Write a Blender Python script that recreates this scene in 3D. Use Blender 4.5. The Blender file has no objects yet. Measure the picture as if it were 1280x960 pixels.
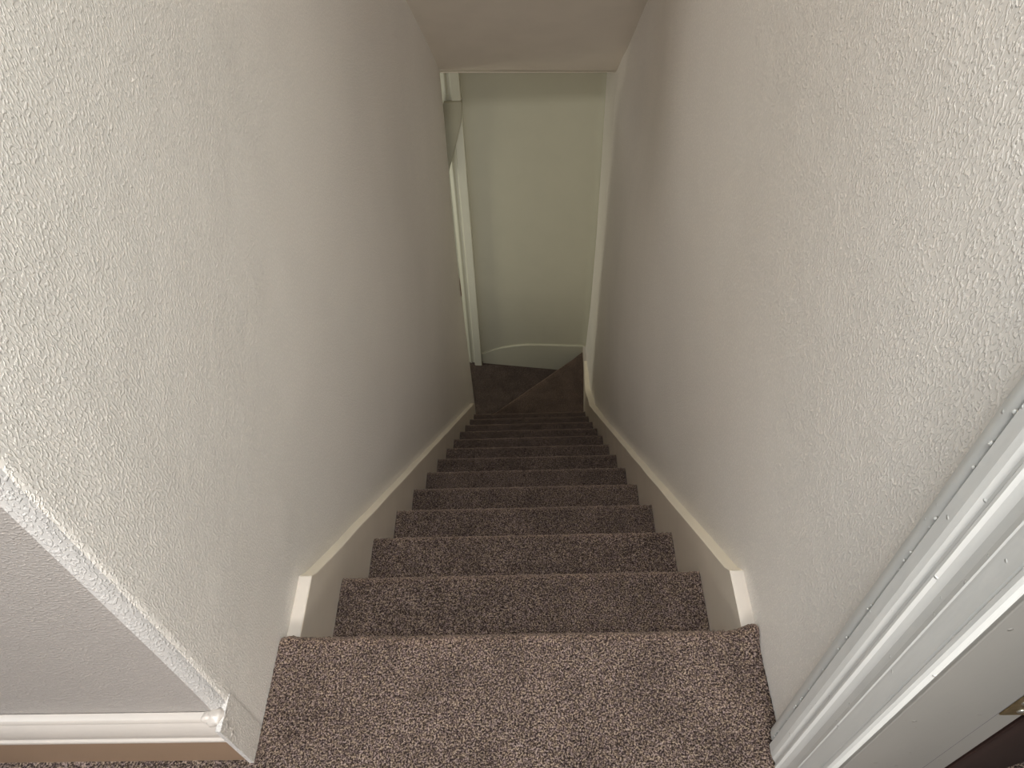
import bpy, bmesh, math, random
from mathutils import Vector, noise, Matrix

random.seed(4)
C = bpy.context.scene.collection
W = 0.76          # stairwell width between the wall faces
RISE, GOING = 0.21246, 0.2099
TS = 0.0225       # stringer thickness
Z14 = -13 * RISE  # winder tread
Z15 = -14 * RISE  # lower floor
PI = math.pi


def smooth(a, b, v):
    t = max(0.0, min(1.0, (v - a) / (b - a)))
    return t * t * (3 - 2 * t)


# ------------------------------------------------------------------ materials
def new_mat(name):
    m = bpy.data.materials.new(name)
    m.use_nodes = True
    nt = m.node_tree
    b = nt.nodes['Principled BSDF']
    return m, nt, b


def N(nt, t, **kw):
    n = nt.nodes.new(t)
    for k, v in kw.items():
        if k in n.inputs:
            n.inputs[k].default_value = v
        else:
            setattr(n, k, v)
    return n


def ramp(nt, stops):
    r = nt.nodes.new('ShaderNodeValToRGB')
    e = r.color_ramp.elements
    while len(e) < len(stops):
        e.new(0.5)
    for i, (p, c) in enumerate(stops):
        e[i].position = p
        e[i].color = (c[0], c[1], c[2], 1)
    return r


def wallpaper(name, col, strength=0.65, rough=0.42, stretch=(1, 1, 0.55), scale=370):
    """blown-vinyl paper: short raised flecks under emulsion"""
    m, nt, b = new_mat(name)
    L = nt.links.new
    tc = N(nt, 'ShaderNodeTexCoord')
    mp = N(nt, 'ShaderNodeMapping')
    mp.inputs['Scale'].default_value = stretch
    L(tc.outputs['Object'], mp.inputs['Vector'])
    n1 = N(nt, 'ShaderNodeTexNoise', Scale=scale, Detail=1.0, Roughness=0.4, Distortion=0.15)
    L(mp.outputs[0], n1.inputs['Vector'])
    r = ramp(nt, [(0.50, (0, 0, 0)), (0.62, (1, 1, 1))])
    L(n1.outputs['Fac'], r.inputs[0])
    n2 = N(nt, 'ShaderNodeTexNoise', Scale=1.7, Detail=3.0)
    L(tc.outputs['Object'], n2.inputs['Vector'])
    big = N(nt, 'ShaderNodeTexNoise', Scale=9.0, Detail=2.0)
    L(tc.outputs['Object'], big.inputs['Vector'])
    b1 = N(nt, 'ShaderNodeBump', Strength=strength, Distance=0.0011)
    b2 = N(nt, 'ShaderNodeBump', Strength=0.35, Distance=0.006)
    L(big.outputs['Fac'], b2.inputs['Height'])
    L(r.outputs[0], b1.inputs['Height'])
    L(b2.outputs[0], b1.inputs['Normal'])
    L(b1.outputs[0], b.inputs['Normal'])
    c2 = tuple(x * 0.93 for x in col)
    cr = ramp(nt, [(0.35, c2), (0.65, col)])
    L(n2.outputs['Fac'], cr.inputs[0])
    fl = N(nt, 'ShaderNodeMix', data_type='RGBA', blend_type='MULTIPLY')
    fr = ramp(nt, [(0.0, (0.955, 0.955, 0.955)), (1.0, (1.05, 1.05, 1.055))])
    L(r.outputs[0], fr.inputs[0])
    fl.inputs['Factor'].default_value = 1.0
    L(cr.outputs[0], fl.inputs['A'])
    L(fr.outputs[0], fl.inputs['B'])
    L(fl.outputs['Result'], b.inputs['Base Color'])
    b.inputs['Roughness'].default_value = rough
    b.inputs['Specular IOR Level'].default_value = 0.5
    return m


def paint(name, col, rough=0.3, bump=0.25, dirt=0.85, specks=False):
    m, nt, b = new_mat(name)
    L = nt.links.new
    tc = N(nt, 'ShaderNodeTexCoord')
    n1 = N(nt, 'ShaderNodeTexNoise', Scale=26.0, Detail=4.0)
    mp = N(nt, 'ShaderNodeMapping')
    mp.inputs['Scale'].default_value = (1, 1, 0.25)
    L(tc.outputs['Object'], mp.inputs['Vector'])
    L(mp.outputs[0], n1.inputs['Vector'])
    n2 = N(nt, 'ShaderNodeTexNoise', Scale=7.0, Detail=3.0)
    L(tc.outputs['Object'], n2.inputs['Vector'])
    cr = ramp(nt, [(0.3, tuple(x * dirt for x in col)), (0.6, col)])
    L(n2.outputs['Fac'], cr.inputs[0])
    L(cr.outputs[0], b.inputs['Base Color'])
    bp = N(nt, 'ShaderNodeBump', Strength=bump, Distance=0.004)
    L(n1.outputs['Fac'], bp.inputs['Height'])
    if specks:
        v = N(nt, 'ShaderNodeTexVoronoi', Scale=45.0)
        L(tc.outputs['Object'], v.inputs['Vector'])
        r = ramp(nt, [(0.04, (1, 1, 1)), (0.10, (0, 0, 0))])
        L(v.outputs['Distance'], r.inputs[0])
        bp2 = N(nt, 'ShaderNodeBump', Strength=0.8, Distance=0.0015)
        L(r.outputs[0], bp2.inputs['Height'])
        L(bp.outputs[0], bp2.inputs['Normal'])
        L(bp2.outputs[0], b.inputs['Normal'])
    else:
        L(bp.outputs[0], b.inputs['Normal'])
    b.inputs['Roughness'].default_value = rough
    return m


def carpet(name, gain=1.0):
    m, nt, b = new_mat(name)
    L = nt.links.new
    tc = N(nt, 'ShaderNodeTexCoord')
    # heathered yarn flecks
    n1 = N(nt, 'ShaderNodeTexNoise', Scale=400.0, Detail=1.5, Roughness=0.6, Distortion=0.4)
    L(tc.outputs['Object'], n1.inputs['Vector'])
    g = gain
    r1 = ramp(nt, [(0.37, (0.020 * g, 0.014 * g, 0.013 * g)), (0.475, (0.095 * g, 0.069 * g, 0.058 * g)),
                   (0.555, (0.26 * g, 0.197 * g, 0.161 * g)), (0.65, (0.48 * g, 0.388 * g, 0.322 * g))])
    L(n1.outputs['Fac'], r1.inputs[0])
    # purplish / tan yarn mix
    n2 = N(nt, 'ShaderNodeTexNoise', Scale=150.0, Detail=1.0)
    L(tc.outputs['Object'], n2.inputs['Vector'])
    r2 = ramp(nt, [(0.40, (0.92, 0.86, 0.93)), (0.60, (1.06, 1.0, 0.90))])
    L(n2.outputs['Fac'], r2.inputs[0])
    mx = N(nt, 'ShaderNodeMix', data_type='RGBA', blend_type='MULTIPLY')
    mx.inputs['Factor'].default_value = 1.0
    L(r1.outputs[0], mx.inputs['A'])
    L(r2.outputs[0], mx.inputs['B'])
    # trodden pile: soft larger blotches
    n3 = N(nt, 'ShaderNodeTexNoise', Scale=13.0, Detail=3.0)
    L(tc.outputs['Object'], n3.inputs['Vector'])
    r3 = ramp(nt, [(0.36, (0.80, 0.80, 0.80)), (0.62, (1.06, 1.06, 1.06))])
    L(n3.outputs['Fac'], r3.inputs[0])
    mx2 = N(nt, 'ShaderNodeMix', data_type='RGBA', blend_type='MULTIPLY')
    mx2.inputs['Factor'].default_value = 1.0
    L(mx.outputs['Result'], mx2.inputs['A'])
    L(r3.outputs[0], mx2.inputs['B'])
    at = N(nt, 'ShaderNodeAttribute', attribute_name='nosing_light')
    nlr = ramp(nt, [(0.0, (1, 1, 1)), (1.0, (1.75, 1.6, 1.42))])  # painted highlight: nosings lightened as if they catch the light
    L(at.outputs['Fac'], nlr.inputs[0])
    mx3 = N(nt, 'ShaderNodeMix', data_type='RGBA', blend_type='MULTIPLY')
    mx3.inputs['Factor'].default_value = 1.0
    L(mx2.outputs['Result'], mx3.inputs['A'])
    L(nlr.outputs[0], mx3.inputs['B'])
    L(mx3.outputs['Result'], b.inputs['Base Color'])
    bp = N(nt, 'ShaderNodeBump', Strength=0.8, Distance=0.003)
    L(n1.outputs['Fac'], bp.inputs['Height'])
    L(bp.outputs[0], b.inputs['Normal'])
    b.inputs['Roughness'].default_value = 1.0
    b.inputs['Specular IOR Level'].default_value = 0.1
    b.inputs['Sheen Weight'].default_value = 0.30
    b.inputs['Sheen Tint'].default_value = (0.8, 0.62, 0.5, 1)
    return m


def metal(name, col, rough):
    m, nt, b = new_mat(name)
    L = nt.links.new
    tc = N(nt, 'ShaderNodeTexCoord')
    n = N(nt, 'ShaderNodeTexNoise', Scale=60.0, Detail=4.0)
    L(tc.outputs['Object'], n.inputs['Vector'])
    cr = ramp(nt, [(0.35, tuple(x * 0.5 for x in col)), (0.62, col)])
    L(n.outputs['Fac'], cr.inputs[0])
    L(cr.outputs[0], b.inputs['Base Color'])
    b.inputs['Metallic'].default_value = 0.9
    b.inputs['Roughness'].default_value = rough
    return m


def wood(name, col):
    m, nt, b = new_mat(name)
    L = nt.links.new
    tc = N(nt, 'ShaderNodeTexCoord')
    mp = N(nt, 'ShaderNodeMapping')
    mp.inputs['Scale'].default_value = (30, 30, 2)
    L(tc.outputs['Object'], mp.inputs['Vector'])
    n = N(nt, 'ShaderNodeTexNoise', Scale=2.0, Detail=5.0)
    L(mp.outputs[0], n.inputs['Vector'])
    cr = ramp(nt, [(0.3, tuple(x * 0.6 for x in col)), (0.7, col)])
    L(n.outputs['Fac'], cr.inputs[0])
    L(cr.outputs[0], b.inputs['Base Color'])
    b.inputs['Roughness'].default_value = 0.45
    return m


M_WALL = wallpaper('textured_wallpaper', (0.875, 0.812, 0.735))
M_FRONT = wallpaper('textured_wallpaper_shaded', (0.345, 0.31, 0.282), stretch=(0.6, 1, 1))  # shaded copy of the wallpaper: the dimmer light is in the colour
M_EDGE = wallpaper('textured_wallpaper_halfshade', (0.56, 0.53, 0.50))  # half-shaded copy, tones down the lit bullnose by colour
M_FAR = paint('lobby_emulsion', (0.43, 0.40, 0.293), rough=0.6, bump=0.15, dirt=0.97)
M_CEIL = paint('ceiling_emulsion', (0.72, 0.635, 0.53), rough=0.75, bump=0.12, dirt=0.96)
M_GLOSS = paint('white_gloss_paint', (0.70, 0.685, 0.645), rough=0.28, bump=0.3, dirt=0.95, specks=True)
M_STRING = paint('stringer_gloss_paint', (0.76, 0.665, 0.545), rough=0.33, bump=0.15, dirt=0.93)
M_CAP = paint('stringer_cap_toned', (0.52, 0.465, 0.405), rough=0.3, bump=0.12, dirt=0.94)  # stringer caps toned down by colour to temper the overhead light
M_RAKE = paint('stringer_rake_lit', (0.88, 0.79, 0.63), rough=0.35, bump=0.12, dirt=0.95)  # lighter copy for the raking tops, their catch of light painted in
M_LINING = paint('door_lining_gloss_shaded', (0.255, 0.24, 0.216), rough=0.3, bump=0.2, dirt=0.93, specks=True)  # shaded copy of the frame gloss, shade put into the colour
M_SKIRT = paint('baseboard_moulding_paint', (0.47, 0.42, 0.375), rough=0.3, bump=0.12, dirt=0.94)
M_FACE = paint('shaded_baseboard_paint', (0.27, 0.178, 0.115), rough=0.4, bump=0.12, dirt=0.9)  # lower face browned: shade and carpet bounce put into the colour
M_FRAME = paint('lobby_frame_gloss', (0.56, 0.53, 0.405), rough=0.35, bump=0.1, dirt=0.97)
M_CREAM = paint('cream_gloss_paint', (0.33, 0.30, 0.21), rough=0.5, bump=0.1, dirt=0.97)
M_CARPET = carpet('heather_brown_carpet', 0.58)
M_STEPS = [carpet('stair_carpet', g) for g in (0.57, 0.55, 0.51, 0.47, 0.44, 0.42)]  # darker tread by tread: light falloff down the flight put into the colour
M_LOWC = carpet('lobby_carpet', 0.36)  # darker copy for winder and lobby, dim light put into the colour
M_DARKC = carpet('room_carpet', 0.55)
M_BRASS = metal('aged_brass', (0.50, 0.38, 0.20), 0.35)
M_STEEL = metal('screw_steel', (0.75, 0.72, 0.62), 0.3)
M_DOOR = wood('dark_door_wood', (0.030, 0.013, 0.010))
M_GAP_SHADE = paint('gap_and_shade_line', (0.16, 0.15, 0.15), rough=0.8)
M_CHIP = paint('bare_plaster', (0.50, 0.34, 0.25), rough=0.9, bump=0.8, dirt=0.6)


# ------------------------------------------------------------------ builders
def link(name, verts, faces, mat, parent=None, shade=False, origin=None):
    me = bpy.data.meshes.new(name)
    o = bpy.data.objects.new(name, me)
    base = Vector(origin) if origin else Vector((0, 0, 0))
    if parent is not None:
        base = Vector(parent['_o'])
    me.from_pydata([tuple(Vector(v) - base) for v in verts], [], faces)
    bm = bmesh.new()
    bm.from_mesh(me)
    bmesh.ops.remove_doubles(bm, verts=bm.verts, dist=1e-5)
    bmesh.ops.recalc_face_normals(bm, faces=bm.faces)
    bm.to_mesh(me)
    bm.free()
    if shade:
        for p in me.polygons:
            p.use_smooth = True
    me.materials.append(mat)
    C.objects.link(o)
    if parent is not None:
        o.parent = parent
    elif origin:
        o.location = origin
    return o


def child(name, verts, faces, mat, parent, sub=None, **kw):
    """a part in world coordinates, stored relative to its thing's base"""
    o = link(name, verts, faces, mat, parent, **kw)
    if sub is not None:
        o.parent = sub      # parts sit at their thing's base, so the offset stays nil
    return o


def empty(name, loc):
    e = bpy.data.objects.new(name, None)
    e.empty_display_size = 0.1
    e.location = loc
    e['_o'] = tuple(loc)
    C.objects.link(e)
    return e


def bevel(o, w=0.003, seg=2):
    m = o.modifiers.new('bevel', 'BEVEL')
    m.width = w
    m.segments = seg
    m.limit_method = 'ANGLE'
    m.angle_limit = math.radians(30)
    for p in o.data.polygons:
        p.use_smooth = True
    wn = o.modifiers.new('wn', 'WEIGHTED_NORMAL')
    wn.keep_sharp = True
    return o


def box(x0, x1, y0, y1, z0, z1):
    v = [(x0, y0, z0), (x1, y0, z0), (x1, y1, z0), (x0, y1, z0), (x0, y0, z1), (x1, y0, z1), (x1, y1, z1), (x0, y1, z1)]
    f = [(0, 3, 2, 1), (4, 5, 6, 7), (0, 1, 5, 4), (1, 2, 6, 5), (2, 3, 7, 6), (3, 0, 4, 7)]
    return v, f


def prism(poly, fn):
    """poly: closed 2D outline; fn(u, v, end) -> 3D, end 0/1"""
    n = len(poly)
    v = [fn(a, b, 0) for a, b in poly] + [fn(a, b, 1) for a, b in poly]
    f = [tuple(range(n)), tuple(range(2 * n - 1, n - 1, -1))]
    f += [(i, (i + 1) % n, n + (i + 1) % n, n + i) for i in range(n)]
    return v, f


def sheet(rows):
    """rows of equal length -> quad grid"""
    n = len(rows[0])
    v = [p for r in rows for p in r]
    f = [(i * n + j, i * n + j + 1, (i + 1) * n + j + 1, (i + 1) * n + j)
         for i in range(len(rows) - 1) for j in range(n - 1)]
    return v, f


def set_nosing_light(o, fn):
    a = o.data.attributes.new('nosing_light', 'FLOAT', 'POINT')
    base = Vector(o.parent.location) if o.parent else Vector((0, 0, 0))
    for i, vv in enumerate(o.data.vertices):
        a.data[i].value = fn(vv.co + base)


def gauss(d, s):
    return math.exp(-(d / s) ** 2)


def structure(o):
    o['kind'] = 'structure'
    return o


def arc(cx, cy, r, a0, a1, n):
    return [(cx + r * math.cos(math.radians(a0 + (a1 - a0) * i / n)),
             cy + r * math.sin(math.radians(a0 + (a1 - a0) * i / n))) for i in range(n + 1)]


def lerp(tab, v):
    if v <= tab[0][0]:
        return tab[0][1]
    for (a, fa), (b, fb) in zip(tab, tab[1:]):
        if v <= b:
            return fa + (fb - fa) * (v - a) / (b - a)
    return tab[-1][1]


# ------------------------------------------------------------------ the walls
ZTOP = 2.95
YE = 2.831                      # lower end of the left wall


def levels(z0, z1, step=0.12):
    n = max(1, round((z1 - z0) / step))
    return [z0 + (z1 - z0) * i / n for i in range(n + 1)]


# left wall: bullnosed corner at the landing, rounded end at the lobby
def front_lean(z):
    return 0.001 - 0.004 * (1 - smooth(0.1, 0.25, z))


def lean_left(x, y, z):
    return x + 0.026 * smooth(1.8, 2.8, y) * smooth(-1.6, -0.4, z)


plan = arc(-0.022, -0.163 + 0.022, 0.022, -90, 0, 7)
plan += [(0, -0.141 + (YE - 0.03 + 0.141) * i / 24) for i in range(1, 24)]
plan += arc(-0.03, YE - 0.03, 0.03, 0, 90, 6) + [(-0.13, YE)]
rows = []
for z in levels(Z15 - 0.05, ZTOP):
    rows.append([(lean_left(x, y, z), y + (front_lean(z) if y < -0.13 else 0), z) for x, y in plan])
v, f = sheet(rows)
wl = structure(link('wall_left', v, f, M_WALL, shade=True))
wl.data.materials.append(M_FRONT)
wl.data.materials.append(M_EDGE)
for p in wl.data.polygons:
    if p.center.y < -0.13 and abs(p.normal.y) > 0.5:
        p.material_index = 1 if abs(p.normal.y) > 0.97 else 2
v, f = box(-0.0062, 0.0006, -0.1900, -0.140, -0.03, 0.1440)
o = link('plaster_return', v, f, M_WALL)
o.data.materials.append(M_EDGE)
for p in o.data.polygons:
    if abs(p.normal.x) < 0.5:
        p.material_index = 1
o.parent = wl
# worn plaster on the end of that wall
rz = random.Random(9)
pl = []
for i in range(9):
    z = -1.665 - 0.125 * i / 8
    wv = 0.002 + 0.006 * math.sin(PI * i / 8) * rz.uniform(0.5, 1.2)
    pl.append((z, wv))
v = []
for z, wv in pl:
    v += [(0.0015, 2.795 - wv * 4, z), (0.0035, 2.803, z + 0.003), (-0.0065, 2.8245, z)]
f = []
for i in range(8):
    for j in range(2):
        f.append((i * 3 + j, i * 3 + j + 1, i * 3 + j + 4, i * 3 + j + 3))
chip = link('plaster_chip', v, f, M_CHIP)
chip.parent = wl
chip['label'] = 'brown bare plaster where the corner is knocked'

# landing wall that faces the stairs' head, left of them
rows = [[(x, -0.163 + front_lean(z), z) for x in (-1.6, -1.2, -0.8, -0.4, -0.2, -0.1, -0.022)] for z in levels(-0.02, ZTOP)]
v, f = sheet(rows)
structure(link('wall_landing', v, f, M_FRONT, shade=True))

# right wall: straight beside the flight, then eases outward at the winder
XT = [(-2.66, 0.771), (-2.2, 0.780), (-1.44, 0.793), (-0.85, 0.805), (-0.50, 0.818), (-0.3, 0.845), (0.1, 0.861), (0.5, 0.85), (1.0, 0.76)]
XC = [(-2.98, 0.772), (-2.77, 0.789), (-2.3, 0.812), (-1.76, 0.826), (-1.2, 0.832), (-0.5, 0.835), (-0.3, 0.85)]
YT, YC = 2.70, 3.2435


def right_x(y, z):
    xt = lerp(XT, z)
    h = smooth(-1.5, 0.1, z)
    a = W + (xt - W) * smooth(1.55 - 0.55 * h, 2.7 - 0.5 * h, y)
    if y > YT:
        a = xt + (lerp(XC, z) - xt) * (y - YT) / (YC - YT) + 0.006 * math.sin(PI * min(1, (y - YT) / 0.25))
    return a


ys = [-0.25 + i * 0.11 for i in range(25)] + [2.45, 2.5, 2.54, 2.57, 2.6, 2.63, 2.66, 2.68, 2.7, 2.72, 2.74, 2.77, 2.80, 2.85, 2.95, 3.05, 3.12, 3.17, 3.205, 3.225, 3.238, YC]
ys = sorted(set(ys))
rows = []
for z in levels(Z15 - 0.05, ZTOP):
    rows.append([(right_x(y, z), y, z) for y in ys])
v, f = sheet(rows)
structure(link('wall_right', v, f, M_WALL, shade=True))


# far wall at the foot, seen past the winder
def far_y(x):
    return 3.37 - (x - 0.038) * 0.16


rows = []
for z in levels(Z15 - 0.05, 0.3):
    xr = lerp(XC, z)
    xs = [-0.02, 0.1, 0.2, 0.3, 0.4, 0.5, 0.6, 0.68, xr - 0.05, xr - 0.03, xr - 0.015, xr - 0.006, xr]
    rows.append([(x, far_y(x) + (0 if x < xr - 0.035 else -0.020 * ((x - xr + 0.035) / 0.035) ** 2), z) for x in xs])
v, f = sheet(rows)
structure(link('wall_far', v, f, M_FAR, shade=True))

# right wall the near side of the doorway, and its head
v, f = box(W, W + 0.11, -2.6, -1.06, -0.02, ZTOP)
structure(link('wall_near', v, f, M_WALL))
v, f = box(W, W + 0.11, -1.06, -0.26, 2.0, ZTOP)
structure(link('wall_lintel', v, f, M_WALL))

# sloping soffit over the flight and the flat ceiling upstairs
SL = math.tan(math.radians(42))


def soffit_z(y):
    return -0.445 + (2.83 - y) * SL


ytop = 2.83 - (ZTOP + 0.445) / SL
prof = [(YE + 0.02, -0.445 + 0.006), (YE + 0.006, soffit_z(YE) - 0.004), (YE - 0.015, soffit_z(YE - 0.015))]
prof += [(YE - 0.1 - (YE - 0.1 - ytop) * i / 20, soffit_z(YE - 0.1 - (YE - 0.1 - ytop) * i / 20)) for i in range(21)]
rows = [[(lean_left(0, y, z) - 0.02, y, z) if k == 0 else ((right_x(y, z) + 0.02, y, z - 0.034 * smooth(2.2, 2.83, y)) if k == 9 else
         (lean_left(0, y, z) + (right_x(y, z) - lean_left(0, y, z)) * k / 9, y, z - 0.034 * k / 9 * smooth(2.2, 2.83, y))) for k in range(10)] for y, z in prof]
v, f = sheet(rows)
structure(link('ceiling_slope', v, f, M_CEIL, shade=True))
v, f = box(-1.6, 1.9, -2.6, ytop + 0.02, ZTOP, ZTOP + 0.05)
structure(link('ceiling_landing', v, f, M_CEIL))
v, f = box(-1.5, 0.95, YE - 0.02, 3.6, -0.43, -0.38)
structure(link('ceiling_lobby', v, f, M_CEIL))
# plaster bead along the soffit's lower edge
v, f = box(-0.0, 0.86, YE + 0.03, YE + 0.045, -0.468, -0.40)
v = [(x, y, z - 0.034 * x / 0.86) for x, y, z in v]
structure(bevel(link('trim_soffit', v, f, M_CEIL), 0.004))


# ------------------------------------------------------------------ floors
def pile(p, amp):
    n = noise.noise(Vector(p) * 330) + 0.6 * noise.noise(Vector(p) * 610)
    return n * amp


def carpet_sheet(xs, prof, amp, mod=None):
    """prof: list of (y, z) down the nosing; xs across"""
    rows = []
    for i, (y, z) in enumerate(prof):
        j = min(max(i, 1), len(prof) - 2)
        ty, tz = prof[j + 1][0] - prof[j - 1][0], prof[j + 1][1] - prof[j - 1][1]
        l = math.hypot(ty, tz)
        ny, nz = -tz / l, ty / l
        if nz < 0 and ny < 0:
            ny, nz = -ny, -nz
        row = []
        for x in xs:
            d = pile((x, y, z), amp)
            px, py, pz = x, y + ny * d, z + nz * d
            if mod:
                px, py, pz = mod(px, py, pz)
            row.append((px, py, pz))
        rows.append(row)
    return sheet(rows)


def nosing_profile(y0, yn, z, drop, r, pitch):
    """flat from y0 to the nosing at yn, round it, then down"""
    p = []
    n = max(2, int((yn - r - y0) / pitch))
    p += [(y0 + (yn - r - y0) * i / n, z) for i in range(n)]
    k = max(5, int(r * 1.9 / pitch))
    for i in range(k + 1):
        a = math.radians(90 - 180 * i / k * 0.8)
        p.append((yn - r + r * math.cos(a), z - r + r * math.sin(a)))
    yb, zb = p[-1]
    yr = yn - 0.022
    n2 = max(3, int(drop / (pitch * 4)))
    for i in range(1, n2 + 1):
        t = i / n2
        p.append((yb + (yr - yb) * min(1, t * 5), zb + (z - drop - zb) * t))
    return p


def frange(a, b, s):
    n = max(1, round((b - a) / s))
    return [a + (b - a) * i / n for i in range(n + 1)]


# landing carpet, with the trimmed corners of its edge curling up
def landing_mod(x, y, z):
    e = math.exp(-((x - 0.750) / 0.017) ** 2 - ((y + 0.008) / 0.02) ** 2)
    e2 = math.exp(-((x - 0.018) / 0.012) ** 2 - ((y + 0.002) / 0.016) ** 2)
    return x, y, z + 0.027 * e + 0.008 * e2


xs = frange(0.001, W - 0.001, 0.0032)
v, f = carpet_sheet(xs, nosing_profile(-0.40, 0.0, 0.0, RISE, 0.017, 0.0032), 0.0022, landing_mod)
n0 = len(v)
v2, f2 = sheet([[(x, y, -0.001) for x in frange(-1.6, W + 0.0, 0.2)] for y in (-2.6, -2.0, -1.4, -0.8, -0.40)])
v += v2
f += [tuple(i + n0 for i in q) for q in f2]
n0 = len(v)
v2, f2 = sheet([[(x, y, -0.001) for x in frange(-1.6, 0.001, 0.2)] for y in (-0.40, -0.28, -0.163)])
v += v2
f += [tuple(i + n0 for i in q) for q in f2]
fl = structure(link('floor', v, f, M_CARPET, shade=True))
set_nosing_light(fl, lambda c: 0.35 * gauss(c.y + 0.006, 0.012))

# lower lobby floor
xs = frange(-1.5, 0.80, 0.05)
rows = [[(x, y, Z15) for x in xs] for y in frange(2.45, 3.45, 0.05)]
v, f = sheet(rows)
structure(link('floor_lobby', v, f, M_LOWC, shade=True))

# ------------------------------------------------------------------ the staircase
st = empty('staircase', (W / 2, 2.5, Z15))
st['label'] = 'steep straight staircase in heather brown carpet between cream painted stringers'
st['category'] = 'staircase'
for k in range(1, 13):
    pitch = [0, 0.0036, 0.004, 0.005, 0.006, 0.008][k] if k < 6 else 0.012
    rr = random.Random(k)
    xs = frange(TS + 0.001, W - TS - 0.001, pitch)
    tl, tr = rr.uniform(-0.002, 0.002), rr.uniform(-0.002, 0.002)
    prof = nosing_profile((k - 1) * GOING - 0.022, k * GOING, -k * RISE, RISE, 0.015, pitch)

    def mod(x, y, z, tl=tl, tr=tr):
        return x, y, z + tl * (1 - x / W) + tr * x / W

    v, f = carpet_sheet(xs, prof, 0.0019 if k < 6 else 0.0015, mod)
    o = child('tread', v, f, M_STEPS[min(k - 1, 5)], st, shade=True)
    set_nosing_light(o, lambda c, yn=k * GOING: 0.4 * gauss(c.y - yn + 0.005, 0.010))

# winder: kite tread with its edge running from the left wall's end to the far corner
A, B = Vector((-0.035, 2.543)), Vector((0.772, 3.240))
dirv = (B - A).normalized()
nrm = Vector((-dirv.y, dirv.x))          # towards the lobby


def winder_edge(t):
    return A + (B - A) * t


rows = []
NT = 60
for i in range(NT + 1):
    e = winder_edge(i / NT)
    row = []
    # from riser line of step 12 forward to the edge, round it, down
    y0 = 12 * GOING - 0.024
    start = Vector((max(0.0, min(W - 0.02, e.x)) if e.x > 0 else e.x, y0))
    for j in range(13):
        p = start + (e - nrm * 0.013 - start) * j / 12
        row.append((p.x, p.y, Z14 + pile((p.x, p.y, 0), 0.0012)))
    for j in range(1, 7):
        a = math.radians(90 - 150 * j / 6)
        p = e + nrm * (-0.013 + 0.013 * math.cos(a))
        row.append((p.x, p.y, Z14 - 0.013 + 0.013 * math.sin(a)))
    p = e - nrm * 0.02
    for j in range(1, 5):
        row.append((p.x, p.y, Z14 - 0.024 + (Z15 - Z14 + 0.024) * j / 4))
    rows.append(row)
v, f = sheet(rows)
n0 = len(v)
v += [(0.755, 12 * GOING - 0.024, Z14 - 0.001), (0.755, 2.9, Z14 - 0.001), (0.771, 3.2385, Z14 - 0.001), (0.70, 3.17, Z14 - 0.001), (0.55, 2.7, Z14 - 0.001), (0.55, 12 * GOING - 0.024, Z14 - 0.001)]
f += [tuple(range(n0, n0 + 6))]
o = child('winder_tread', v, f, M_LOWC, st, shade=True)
set_nosing_light(o, lambda c: 0.25 + 0.75 * gauss((Vector((c.x, c.y)) - A).dot(nrm) + 0.003, 0.011) * (1 if c.z > Z14 - 0.022 else 0))
o['label'] = 'kite-shaped winder tread with a diagonal nosing'

# stringers: level at the head, then raking parallel to the nosings
NB = 0.09


def stringer(side, zt, ylev, zoff, name):
    top = [(-0.004, zt), (ylev, zt)]
    for y in frange(ylev + 0.02, 2.30, 0.12):
        top.append((y, zoff - y * 1.0115 + 0.0035 * math.sin(y * 23 + side) * 0.5))
    if side > 0:
        top += [(2.40, -2.29), (2.5, -2.378), (2.6, -2.45), (2.75, -2.535), (2.9, -2.60), (3.05, -2.655), (3.2, -2.70), (3.236, -2.702)]
    else:
        top += [(2.45, -2.398), (2.56, -2.505), (2.60, -2.545)]
    bot = [(y, -y * 1.0115 - 0.32 if y < 2.3 else Z15 + 0.002) for y, z in top]
    bot = [(y, max(Z15 + 0.002, z)) for y, z in bot]

    def xin(y):
        if side > 0:
            return (W - TS) + (0.772 - (W - TS)) * smooth(2.45, 3.24, y)
        return TS

    def xout(y, z):
        if side > 0:
            return right_x(y, z) + 0.001
        return -0.001
    v, f = [], []
    for (y, z), (yb, zb) in zip(top, bot):
        v += [(xout(y, z), y, z), (xin(y), y, z), (xin(y), y, zb), (xout(y, zb), y, zb)]
    n = len(top)
    for i in range(n - 1):
        for j in range(4):
            f.append((i * 4 + j, i * 4 + (j + 1) % 4, (i + 1) * 4 + (j + 1) % 4, (i + 1) * 4 + j))
    f.append((0, 1, 2, 3))
    f.append(tuple((n - 1) * 4 + j for j in (3, 2, 1, 0)))
    o = child('stringer', v, f, M_STRING, st)
    o.data.materials.append(M_CAP)
    o.data.materials.append(M_RAKE)
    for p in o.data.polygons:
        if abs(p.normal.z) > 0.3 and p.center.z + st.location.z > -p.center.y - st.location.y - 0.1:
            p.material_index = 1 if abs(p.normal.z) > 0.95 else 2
    bevel(o, 0.0028, 2)
    return o


sl = stringer(-1, -0.030, 0.118, 0.082, 'left')
sr = stringer(1, 0.000, 0.097, 0.092, 'right')
sr['label'] = 'longer stringer, sweeping round the winder at its foot'


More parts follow.
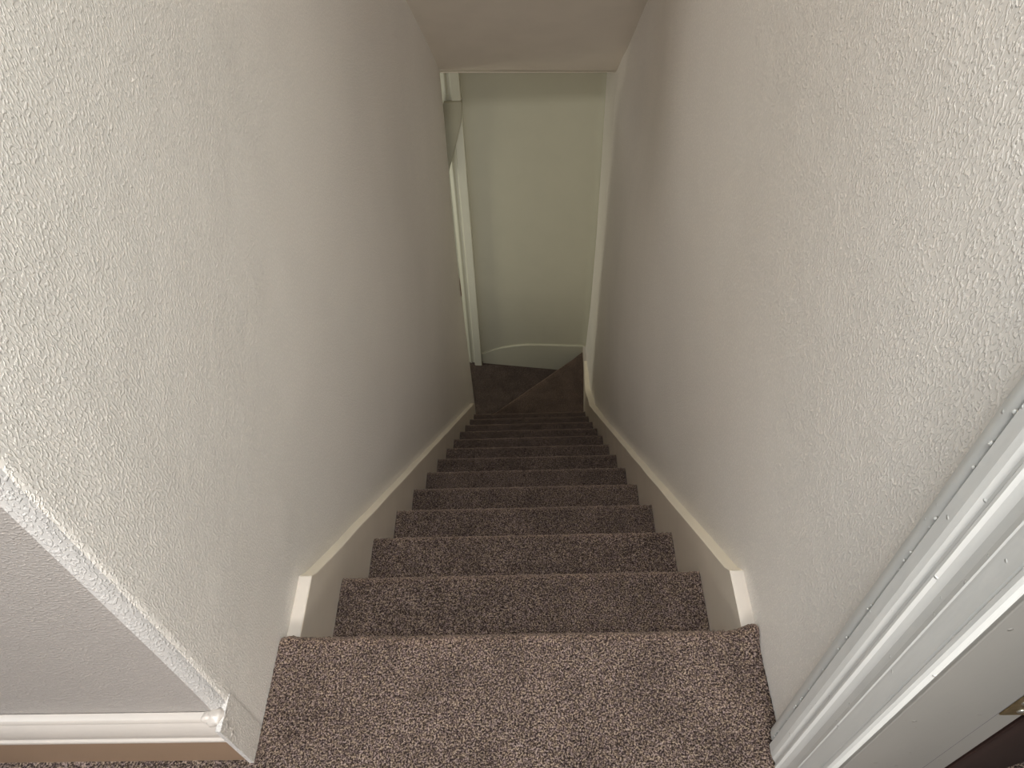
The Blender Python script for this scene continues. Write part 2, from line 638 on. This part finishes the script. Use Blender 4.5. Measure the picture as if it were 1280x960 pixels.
# ------------------------------------------------------------------ baseboards
# landing baseboard: moulded ogee top over a flat face, returned into the corner
pf = [(-0.004, -0.03), (0.017, -0.03), (0.017, 0.088), (0.0185, 0.091), (0.0195, 0.095), (0.0185, 0.099), (0.015, 0.1005), (0.0150, 0.103),
      (0.0165, 0.106), (0.016, 0.116), (0.0135, 0.127), (0.0100, 0.135), (0.0075, 0.138), (0.0075, 0.141), (0.005, 0.1455), (-0.004, 0.147)]
v, f = prism(pf, lambda d, z, e: ((-1.6 if e == 0 else -0.0045), -0.163 - 0.006 - d, z))
o = link('baseboard_landing', v, f, M_SKIRT, shade=False)
o.data.materials.append(M_WALL)
o.data.materials.append(M_FACE)
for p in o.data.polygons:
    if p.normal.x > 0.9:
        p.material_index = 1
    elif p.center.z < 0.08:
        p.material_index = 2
structure(o)
bevel(o, 0.0008, 1)
# lumpy filler where the moulding dies into the wall corner
v, f = [], []
rb = random.Random(12)
for cx, cy, cz, r in ((-0.012, -0.170, 0.140, 0.013), (-0.006, -0.176, 0.128, 0.009), (-0.022, -0.171, 0.143, 0.008), (-0.004, -0.180, 0.105, 0.006)):
    bmx = bmesh.new()
    bmesh.ops.create_icosphere(bmx, subdivisions=3, radius=r)
    n0 = len(v)
    for vv in bmx.verts:
        d = 1 + 0.25 * noise.noise(vv.co * 160)
        v.append((cx + vv.co.x * d, cy + vv.co.y * d * 0.9, cz + vv.co.z * d * 0.75))
    for ff in bmx.faces:
        f.append(tuple(n0 + q.index for q in ff.verts))
    bmx.free()
fb = link('filler', v, f, M_SKIRT, shade=True)
fb.parent = o

# far baseboard, its top sweeping up over the winder
tab = [(0.030, -2.876), (0.045, -2.868), (0.094, -2.838), (0.139, -2.811), (0.185, -2.791), (0.23, -2.776), (0.275, -2.762), (0.319, -2.750),
       (0.378, -2.738), (0.45, -2.729), (0.552, -2.720), (0.65, -2.712), (0.74, -2.704), (0.789, -2.701)]
v, f = [], []
for x, z in tab:
    y = far_y(x)
    for dy, zz in ((0.002, z), (-0.016, z), (-0.016, Z15 - 0.01), (0.002, Z15 - 0.01)):
        v.append((x, y + dy, zz))
n = len(tab)
for i in range(n - 1):
    for j in range(4):
        f.append((i * 4 + j, i * 4 + (j + 1) % 4, (i + 1) * 4 + (j + 1) % 4, (i + 1) * 4 + j))
f += [(0, 1, 2, 3), tuple((n - 1) * 4 + j for j in (3, 2, 1, 0))]
o = structure(link('baseboard_far', v, f, M_FAR))
bevel(o, 0.004, 3)

# ------------------------------------------------------------------ doorway upstairs, right
d1 = empty('door_1', (W, -0.25, 0))
d1['kind'] = 'structure'
ZA = 2.1
# profile (y, proud): from back band to the opening
prof = [(-0.1735, 0.0), (-0.1735, 0.0175), (-0.1752, 0.0192), (-0.187, 0.0196), (-0.193, 0.0188), (-0.198, 0.0168), (-0.2005, 0.0166),
        (-0.2025, 0.0182), (-0.2050, 0.0182), (-0.2080, 0.0160), (-0.215, 0.0140), (-0.223, 0.0145), (-0.2290, 0.0166), (-0.2305, 0.0160),
        (-0.2330, 0.0162), (-0.2495, 0.0166), (-0.2510, 0.0158), (-0.2530, 0.0174), (-0.2565, 0.0174), (-0.2595, 0.0160), (-0.2615, 0.0135), (-0.2622, 0.009), (-0.2624, 0.0)]
pr = [(y, max(p, 0)) for y, p in prof]
v, f = prism(pr, lambda y, p, e: (W - p, y, 0.004 if e == 0 else ZA))
child('architrave', v, f, M_GLOSS, d1)
# scribed back band between architrave and wall, with the open joint
bb = [(-0.1495, 0), (-0.1505, 0.006), (-0.154, 0.0125), (-0.160, 0.0150), (-0.1688, 0.0155), (-0.1698, 0.0135), (-0.1698, 0)]
nz = 90
rows = []
rb = random.Random(3)
for i in range(nz + 1):
    z = 0.006 + (ZA - 0.006) * i / nz
    jit = 0.0012 * noise.noise(Vector((0, 3.3, z * 9))) + 0.0008 * noise.noise(Vector((5, 1, z * 31)))
    rows.append([(W - p + 0.0005, y + (jit if j == 0 or j > 3 else 0), z) for j, (y, p) in enumerate(bb)])
v, f = sheet(rows)
o = child('back_band', v, f, M_GLOSS, d1, shade=True)
v, f = box(W - 0.009, W + 0.002, -0.1745, -0.1690, 0.004, ZA)
o = child('joint_filler', v, f, M_GAP_SHADE, d1)
o['label'] = 'dark open joint between back band and architrave'
# blobs of old paint along the joint
v, f = [], []
for i in range(26):
    z = rb.uniform(0.02, 0.85)
    r = rb.uniform(0.0009, 0.0021)
    c = Vector((W - 0.0165, -0.1705 + rb.uniform(-0.0015, 0.001), z))
    n0 = len(v)
    bmx = bmesh.new()
    bmesh.ops.create_icosphere(bmx, subdivisions=1, radius=r)
    for vv in bmx.verts:
        v.append((c.x + vv.co.x, c.y + vv.co.y, c.z + vv.co.z * rb.uniform(0.8, 1.8)))
    for ff in bmx.faces:
        f.append(tuple(n0 + q.index for q in ff.verts))
    bmx.free()
o = child('paint_drip', v, f, M_GLOSS, d1, shade=True)
o['kind'] = 'stuff'
# lining: main face towards the landing, then the rebate
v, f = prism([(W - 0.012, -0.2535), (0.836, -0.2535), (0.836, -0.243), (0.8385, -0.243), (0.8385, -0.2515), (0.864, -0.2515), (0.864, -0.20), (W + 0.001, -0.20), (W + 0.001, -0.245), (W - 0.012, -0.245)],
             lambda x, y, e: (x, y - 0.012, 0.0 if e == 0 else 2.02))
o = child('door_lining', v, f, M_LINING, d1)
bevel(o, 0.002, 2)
v, f = box(W, 0.853, -1.06, -0.26, 2.0, 2.03)
child('head_lining', v, f, M_STRING, d1)
v, f = box(W - 0.02, W, -1.13, -0.16, 2.02, 2.1)
bevel(child('head_architrave', v, f, M_GLOSS, d1), 0.003)
v, f = box(0.8362, 0.8384, -0.2642, -0.26, 0.0, 2.02)  # dark strip put in for the shade at the rebate step
o = child('rebate_shade_line', v, f, M_GAP_SHADE, d1)
o['label'] = 'thin dark strip painting the shade along the rebate step'
# hinge on the rebate
zc = 0.466
v, f = box(0.839, 0.864, -0.2655, -0.2630, zc - 0.045, zc + 0.045)
hg = child('hinge', v, f, M_BRASS, d1)
bevel(hg, 0.0006, 1)


def cyl(cx, cy, z0, z1, r, n=14):
    v = [(cx + r * math.cos(2 * PI * i / n), cy + r * math.sin(2 * PI * i / n), z) for z in (z0, z1) for i in range(n)]
    f = [tuple(range(n)), tuple(range(2 * n - 1, n - 1, -1))] + [(i, (i + 1) % n, n + (i + 1) % n, n + i) for i in range(n)]
    return v, f


for i in range(5):
    z0 = zc - 0.045 + i * 0.018
    v, f = cyl(0.868, -0.2672, z0, z0 + 0.0172, 0.0055)
    child('knuckle', v, f, M_BRASS, d1, sub=hg, shade=False)
for zz, xx in ((zc - 0.034, 0.8535), (zc - 0.012, 0.8475), (zc + 0.012, 0.8535), (zc + 0.034, 0.8475)):
    v = []
    n = 12
    for (r, d) in ((0.0042, 0.0), (0.0036, 0.0012), (0.0015, 0.0018)):
        v += [(xx + r * math.cos(2 * PI * i / n), -0.2653 - d, zz + r * math.sin(2 * PI * i / n)) for i in range(n)]
    f = [(k * n + i, k * n + (i + 1) % n, (k + 1) * n + (i + 1) % n, (k + 1) * n + i) for k in range(2) for i in range(n)]
    f.append(tuple(2 * n + i for i in range(n)))
    child('screw', v, f, M_STEEL, d1, sub=hg)
# door leaf, swung open into the dark room
v, f = box(0, 0.76, 0, 0.04, 0.012, 1.98)
ca, sa = math.cos(math.radians(16)), math.sin(math.radians(16))
v = [(0.874 + x * ca - y * sa, -0.262 + x * sa + y * ca, z) for x, y, z in v]
dl = child('door_leaf', v, f, M_DOOR, d1)
bevel(dl, 0.002, 1)
dl['label'] = 'dark stained door leaf standing open'
# the room beyond
rows = [[(x, y, -0.002) for x in frange(W, 1.9, 0.1)] for y in frange(-2.6, 0.2, 0.2)]
v, f = sheet(rows)
structure(link('floor_room', v, f, M_DARKC))
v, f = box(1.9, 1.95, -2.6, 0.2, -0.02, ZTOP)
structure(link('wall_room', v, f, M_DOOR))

# ------------------------------------------------------------------ doorway downstairs, left
d2 = empty('door_2', (-0.02, 3.37, Z15))
d2['kind'] = 'structure'
YJ = 3.37
jp = [(0.024, YJ + 0.03), (0.024, YJ - 0.040), (0.020, YJ - 0.043), (-0.026, YJ - 0.038), (-0.030, YJ - 0.032), (-0.032, YJ - 0.010),
      (-0.050, YJ - 0.006), (-0.054, YJ - 0.012), (-0.062, YJ - 0.012), (-0.082, YJ + 0.012), (-0.16, YJ + 0.02), (-0.16, YJ + 0.03)]
# leans a touch like everything else down there


def jf(x, y, e):
    z = Z15 + 0.001 if e == 0 else -0.40
    return (x + (0.046 if e else 0.0), y, z)


v, f = prism(jp, jf)
o = child('door_jamb', v, f, M_FRAME, d2)
bevel(o, 0.0012, 1)
v, f = box(-0.11, -0.06, 2.86, 3.36, Z15 + 2.02, Z15 + 2.10)
child('door_head', v, f, M_FRAME, d2)
# wedge boxing fixed across the head of the jamb
wp = [(-0.034, -0.858), (-0.030, -0.8535), (0.064, -0.8500), (0.0665, -0.853), (0.0560, -0.955), (0.0535, -0.968), (-0.050, -1.285), (-0.058, -1.31),
      (-0.075, -1.30), (-0.075, -0.96), (-0.052, -0.925), (-0.040, -0.875)]
v, f = prism(wp, lambda x, z, e: (x, YJ - 0.060 if e == 0 else YJ - 0.03, z))
o = child('wedge_block', v, f, M_CREAM, d2)
bevel(o, 0.003, 2)
o['label'] = 'darker cream wedge tapering down the jamb'
# room beyond that doorway
v, f = box(-1.5, -0.16, 3.40, 3.45, Z15, -0.4)
structure(link('wall_lobby', v, f, M_FAR))

# ------------------------------------------------------------------ light
def area(name, loc, target, size, power, col, sy=None):
    l = bpy.data.lights.new(name, 'AREA')
    l.energy = power
    l.color = col
    l.shape = 'RECTANGLE'
    l.size = size
    l.size_y = sy or size
    o = bpy.data.objects.new(name, l)
    o.location = loc
    d = Vector(target) - Vector(loc)
    o.rotation_euler = d.to_track_quat('-Z', 'Y').to_euler()
    C.objects.link(o)
    return o


area('landing_ceiling_light', (0.36, -1.0, 2.75), (0.38, 1.7, -0.9), 0.7, 54, (0.96, 0.98, 1.0), 0.5)
area('landing_window', (-1.4, -0.60, 1.65), (0.76, 1.0, 0.0), 0.9, 11.0, (0.79, 0.925, 1.0), 0.8)
area('doorway_fill', (0.74, -0.60, 1.70), (0.0, 0.9, -0.2), 0.5, 6.4, (0.73, 0.915, 1.0), 0.8)  # added fill for the left wall; the room behind is dark
area('stairwell_fill', (0.50, -2.5, 1.95), (0.36, 2.4, -1.2), 0.9, 9.5, (1.0, 0.97, 0.93), 0.6).data.spread = math.radians(50)  # added narrow beam to brighten the deep stair walls, no known window
area('lobby_window', (-1.2, 3.19, -1.75), (0.7, 3.05, -1.8), 0.20, 7.2, (1.0, 0.985, 0.80), 1.3)

w = bpy.data.worlds.new('world')
bpy.context.scene.world = w
w.use_nodes = True
bg = w.node_tree.nodes['Background']
bg.inputs[0].default_value = (0.85, 0.9, 1.0, 1)
bg.inputs[1].default_value = 0.30

# ------------------------------------------------------------------ camera
cam = bpy.data.cameras.new('camera')
co = bpy.data.objects.new('camera', cam)
C.objects.link(co)
p, yaw, roll = 0.8499, 0.0471, -0.0626
Fpx = 928.2
fw = Vector((0, math.cos(p), -math.sin(p)))
up = Vector((0, math.sin(p), math.cos(p)))
rt = Vector((1, 0, 0))
Zr = Matrix.Rotation(yaw, 3, 'Z')
fw, up, rt = Zr @ fw, Zr @ up, Zr @ rt
c, s = math.cos(roll), math.sin(roll)
r2, u2 = rt * c + up * s, up * c - rt * s
Mx = Matrix((r2, u2, -fw)).transposed().to_4x4()
Mx.translation = Vector((0.4217, -0.4861, 1.1515))
co.matrix_world = Mx
cam.sensor_width = 36
cam.lens = 36 * Fpx / 1280
cam.clip_start = 0.02
bpy.context.scene.camera = co

sc = bpy.context.scene
sc.view_settings.view_transform = 'Standard'
sc.view_settings.look = 'None'
sc.view_settings.exposure = 0.0
for o in list(bpy.data.objects):
    if '_o' in o:
        del o['_o']
